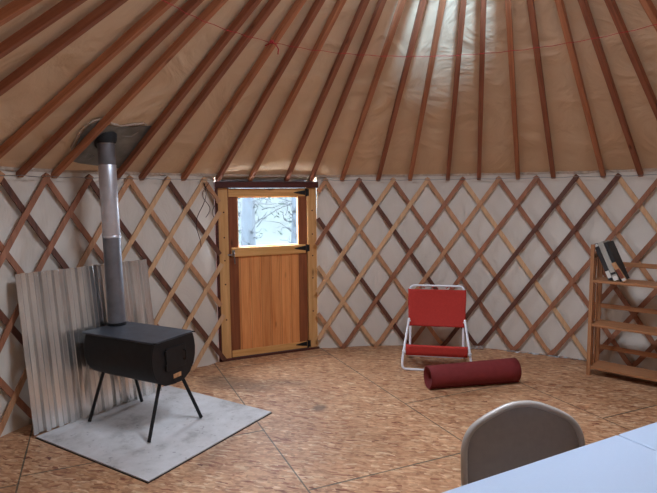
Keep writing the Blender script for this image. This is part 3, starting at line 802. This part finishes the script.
m = MB(); st = rounded([(-.19,-.40,.445),(.19,-.40,.445),(.20,-.02,.425),(-.20,-.02,.425)], .05, 5, True)
m.prism([Vector(p) for p in st], (0,0,0), (0,0,.018)); m.build('seat', M['chair_panel'], fc, bevel=.004)
MB().tube([(-.222,-.36,.075),(.222,-.36,.075)], .008, 8).build('stretcher', M['chair_rim'], fc, True)

# ------------------------------------------------------------------ outside
m = MB(); NX, NY = 30, 16
ov = Vector((-.62,.785,0)); os_ = Vector((.785,.62,0)); oc = Vector((-2.04,5.16,0))
rnd = random.Random(21)
for j in range(NY+1):
    for i in range(NX+1):
        u = (i/NX-.5)*26; v = .5+22*j/NY
        m.v.append(oc+os_*u+ov*v+Vector((0,0,-.35+max(0, v-5)*.42+rnd.uniform(-.12,.12)*(v > 1))))
for j in range(NY):
    for i in range(NX): m.f.append([j*(NX+1)+i, j*(NX+1)+i+1, (j+1)*(NX+1)+i+1, (j+1)*(NX+1)+i])
m.build('hillside', M['slope'], smooth=True, kind='structure')
def outdoor(u, v, z=0): return oc+os_*u+ov*v+Vector((0,0,z))
def tree(u, v, h, r, label, nb, seed, lean=0):
    rnd = random.Random(seed); g = -.35+max(0, v-5)*.42
    t = thing('bare_tree', label, 'tree', tuple(outdoor(u, v, g-.1)), 0, 'trees outside the door window')
    tr = [Vector((lean*q/8*h+.05*math.sin(q*1.3+seed), .05*math.cos(q*1.7), h*q/8)) for q in range(9)]
    MB().tube(tr, [r*(1-.07*q) for q in range(9)], 9).build('trunk', M['bark'], t, True)
    m = MB()
    for _ in range(nb):
        q = rnd.uniform(.12,.98); p = Vector((lean*q*h, 0, h*q)); a = rnd.uniform(0, 2*PI); L = rnd.uniform(.2,.40)
        d = Vector((math.cos(a), math.sin(a), rnd.uniform(-.1,.7))); path = [p]
        for s_ in range(5):
            d = (d+Vector((rnd.uniform(-.4,.4), rnd.uniform(-.4,.4), rnd.uniform(-.3,.35)))).normalized(); path.append(path[-1]+d*L/5)
            if s_ > 0:
                dd_ = (d+Vector((rnd.uniform(-.9,.9), rnd.uniform(-.9,.9), rnd.uniform(-.5,.6)))).normalized(); e0 = path[-1]
                m.tube([e0, e0+dd_*L*.2, e0+dd_*L*.34+Vector((0,0,rnd.uniform(-.1,.1)))], [.008,.006,.003], 4)
        m.tube(path, [.02,.017,.014,.011,.008,.004], 5)
    m.build('branches', M['twig'], t, True)
tree(1.17, 5.2, 7, .16, 'pale tree trunk outside, at the left of the door window', 110, 3)
tree(2.08, 5.2, 7, .07, 'pale tree trunk outside, at the right edge of the door window', 110, 5)
# brush between and beyond the trees: nobody could count it
m = MB(); rnd = random.Random(33)
for _ in range(1300):
    u = rnd.uniform(-1.5,7.5); v = rnd.uniform(7.2,12.5); g = -.35+max(0, v-5)*.42
    p = outdoor(u, v, g+rnd.uniform(0,2.6)); d = Vector((rnd.uniform(-1,1), rnd.uniform(-1,1), rnd.uniform(-.3,1.0))).normalized(); L = rnd.uniform(.3,1.2); path = [p]
    for s_ in range(4): d = (d+Vector((rnd.uniform(-.5,.5), rnd.uniform(-.5,.5), rnd.uniform(-.4,.4)))).normalized(); path.append(path[-1]+d*L/4)
    m.tube(path, [.016,.014,.011,.008,.003], 4, False)
br = m.build('brush', M['twig'], smooth=True); tag(br, 'tangle of pale bare twigs seen through the door window', 'brush', None, 'stuff')
m = MB(); 
for _ in range(4200):
    u = rnd.uniform(-1.5,7.5); v = rnd.uniform(7.2,12.5); g = -.35+max(0, v-5)*.42
    p = outdoor(u, v, g+rnd.uniform(0,2.8)); a = Vector((rnd.uniform(-1,1), rnd.uniform(-1,1), rnd.uniform(-1,1))).normalized()*rnd.uniform(.04,.12); c = Vector((rnd.uniform(-1,1), rnd.uniform(-1,1), rnd.uniform(-1,1))).normalized()*.05
    b_ = len(m.v); m.v += [p, p+a+c*.5, p+a*2, p+a-c*.5]; m.f.append([b_, b_+1, b_+2, b_+3])
m.build('foliage', M['leaf'], br, kind='stuff', label='pale green leaves among the twigs')

# ------------------------------------------------------------------ light
w = bpy.data.worlds.new('sky'); S.world = w; w.use_nodes = True
bg = w.node_tree.nodes['Background']; bg.inputs['Color'].default_value = (.74,.84,1.0,1); bg.inputs['Strength'].default_value = 24.0
def portal(name, loc, direction, sx, sy, disk=False):
    L = bpy.data.lights.new(name, 'AREA'); L.shape = 'ELLIPSE' if disk else 'RECTANGLE'; L.size = sx; L.size_y = sy; L.cycles.is_portal = True
    o = bpy.data.objects.new(name, L); C.objects.link(o); o.location = loc
    o.rotation_euler = Vector(direction).to_track_quat('-Z', 'Y').to_euler()
portal('skylight_portal', (0,D,zr+.12), (0,0,-1), 2*RING, 2*RING, True)
portal('door_window_portal', tuple(DL+dd*.525-dn*.06+Vector((0,0,1.4))), tuple(dn), .68, .54)
for i, (a0, a1, z0, z1) in enumerate(BACK_WINDOWS):
    a = (a0+a1)/2; portal('wall_window_portal', tuple(pol(RW+.03, a, (z0+z1)/2)), (-math.sin(a), -math.cos(a), 0), (a1-a0)*R, z1-z0)
SUN = bpy.data.lights.new('haze_sun', 'SUN'); SUN.energy = 14.0; SUN.angle = math.radians(7); SUN.color = (.38,.66,1.0)  # blue sun lamp added to lay a pale haze patch on the ceiling
so = bpy.data.objects.new('haze_sun', SUN); C.objects.link(so)
sa, se = math.radians(-10), math.radians(19)
so.rotation_euler = Vector((math.sin(sa)*math.cos(se), math.cos(sa)*math.cos(se), -math.sin(se))).to_track_quat('-Z', 'Y').to_euler()

# ------------------------------------------------------------------ camera
yaw, pitch, roll = -.2675, .09535, -.00879
fw = Vector((math.sin(yaw)*math.cos(pitch), math.cos(yaw)*math.cos(pitch), -math.sin(pitch)))
r0 = Vector((math.cos(yaw), -math.sin(yaw), 0)); u0 = r0.cross(fw)
rt = r0*math.cos(roll)+u0*math.sin(roll); up = u0*math.cos(roll)-r0*math.sin(roll)
cam = bpy.data.cameras.new('camera'); co_ = bpy.data.objects.new('camera', cam); C.objects.link(co_)
cam.sensor_width = 36; cam.lens = 537.349*36/657; cam.clip_start = .05
co_.matrix_world = Matrix(((rt.x,up.x,-fw.x,0),(rt.y,up.y,-fw.y,0),(rt.z,up.z,-fw.z,1.66079),(0,0,0,1)))
S.camera = co_
S.view_settings.view_transform = 'Standard'; S.view_settings.look = 'None'; S.view_settings.exposure = 0.80; S.view_settings.gamma = 1.0
S.view_settings.use_curve_mapping = False
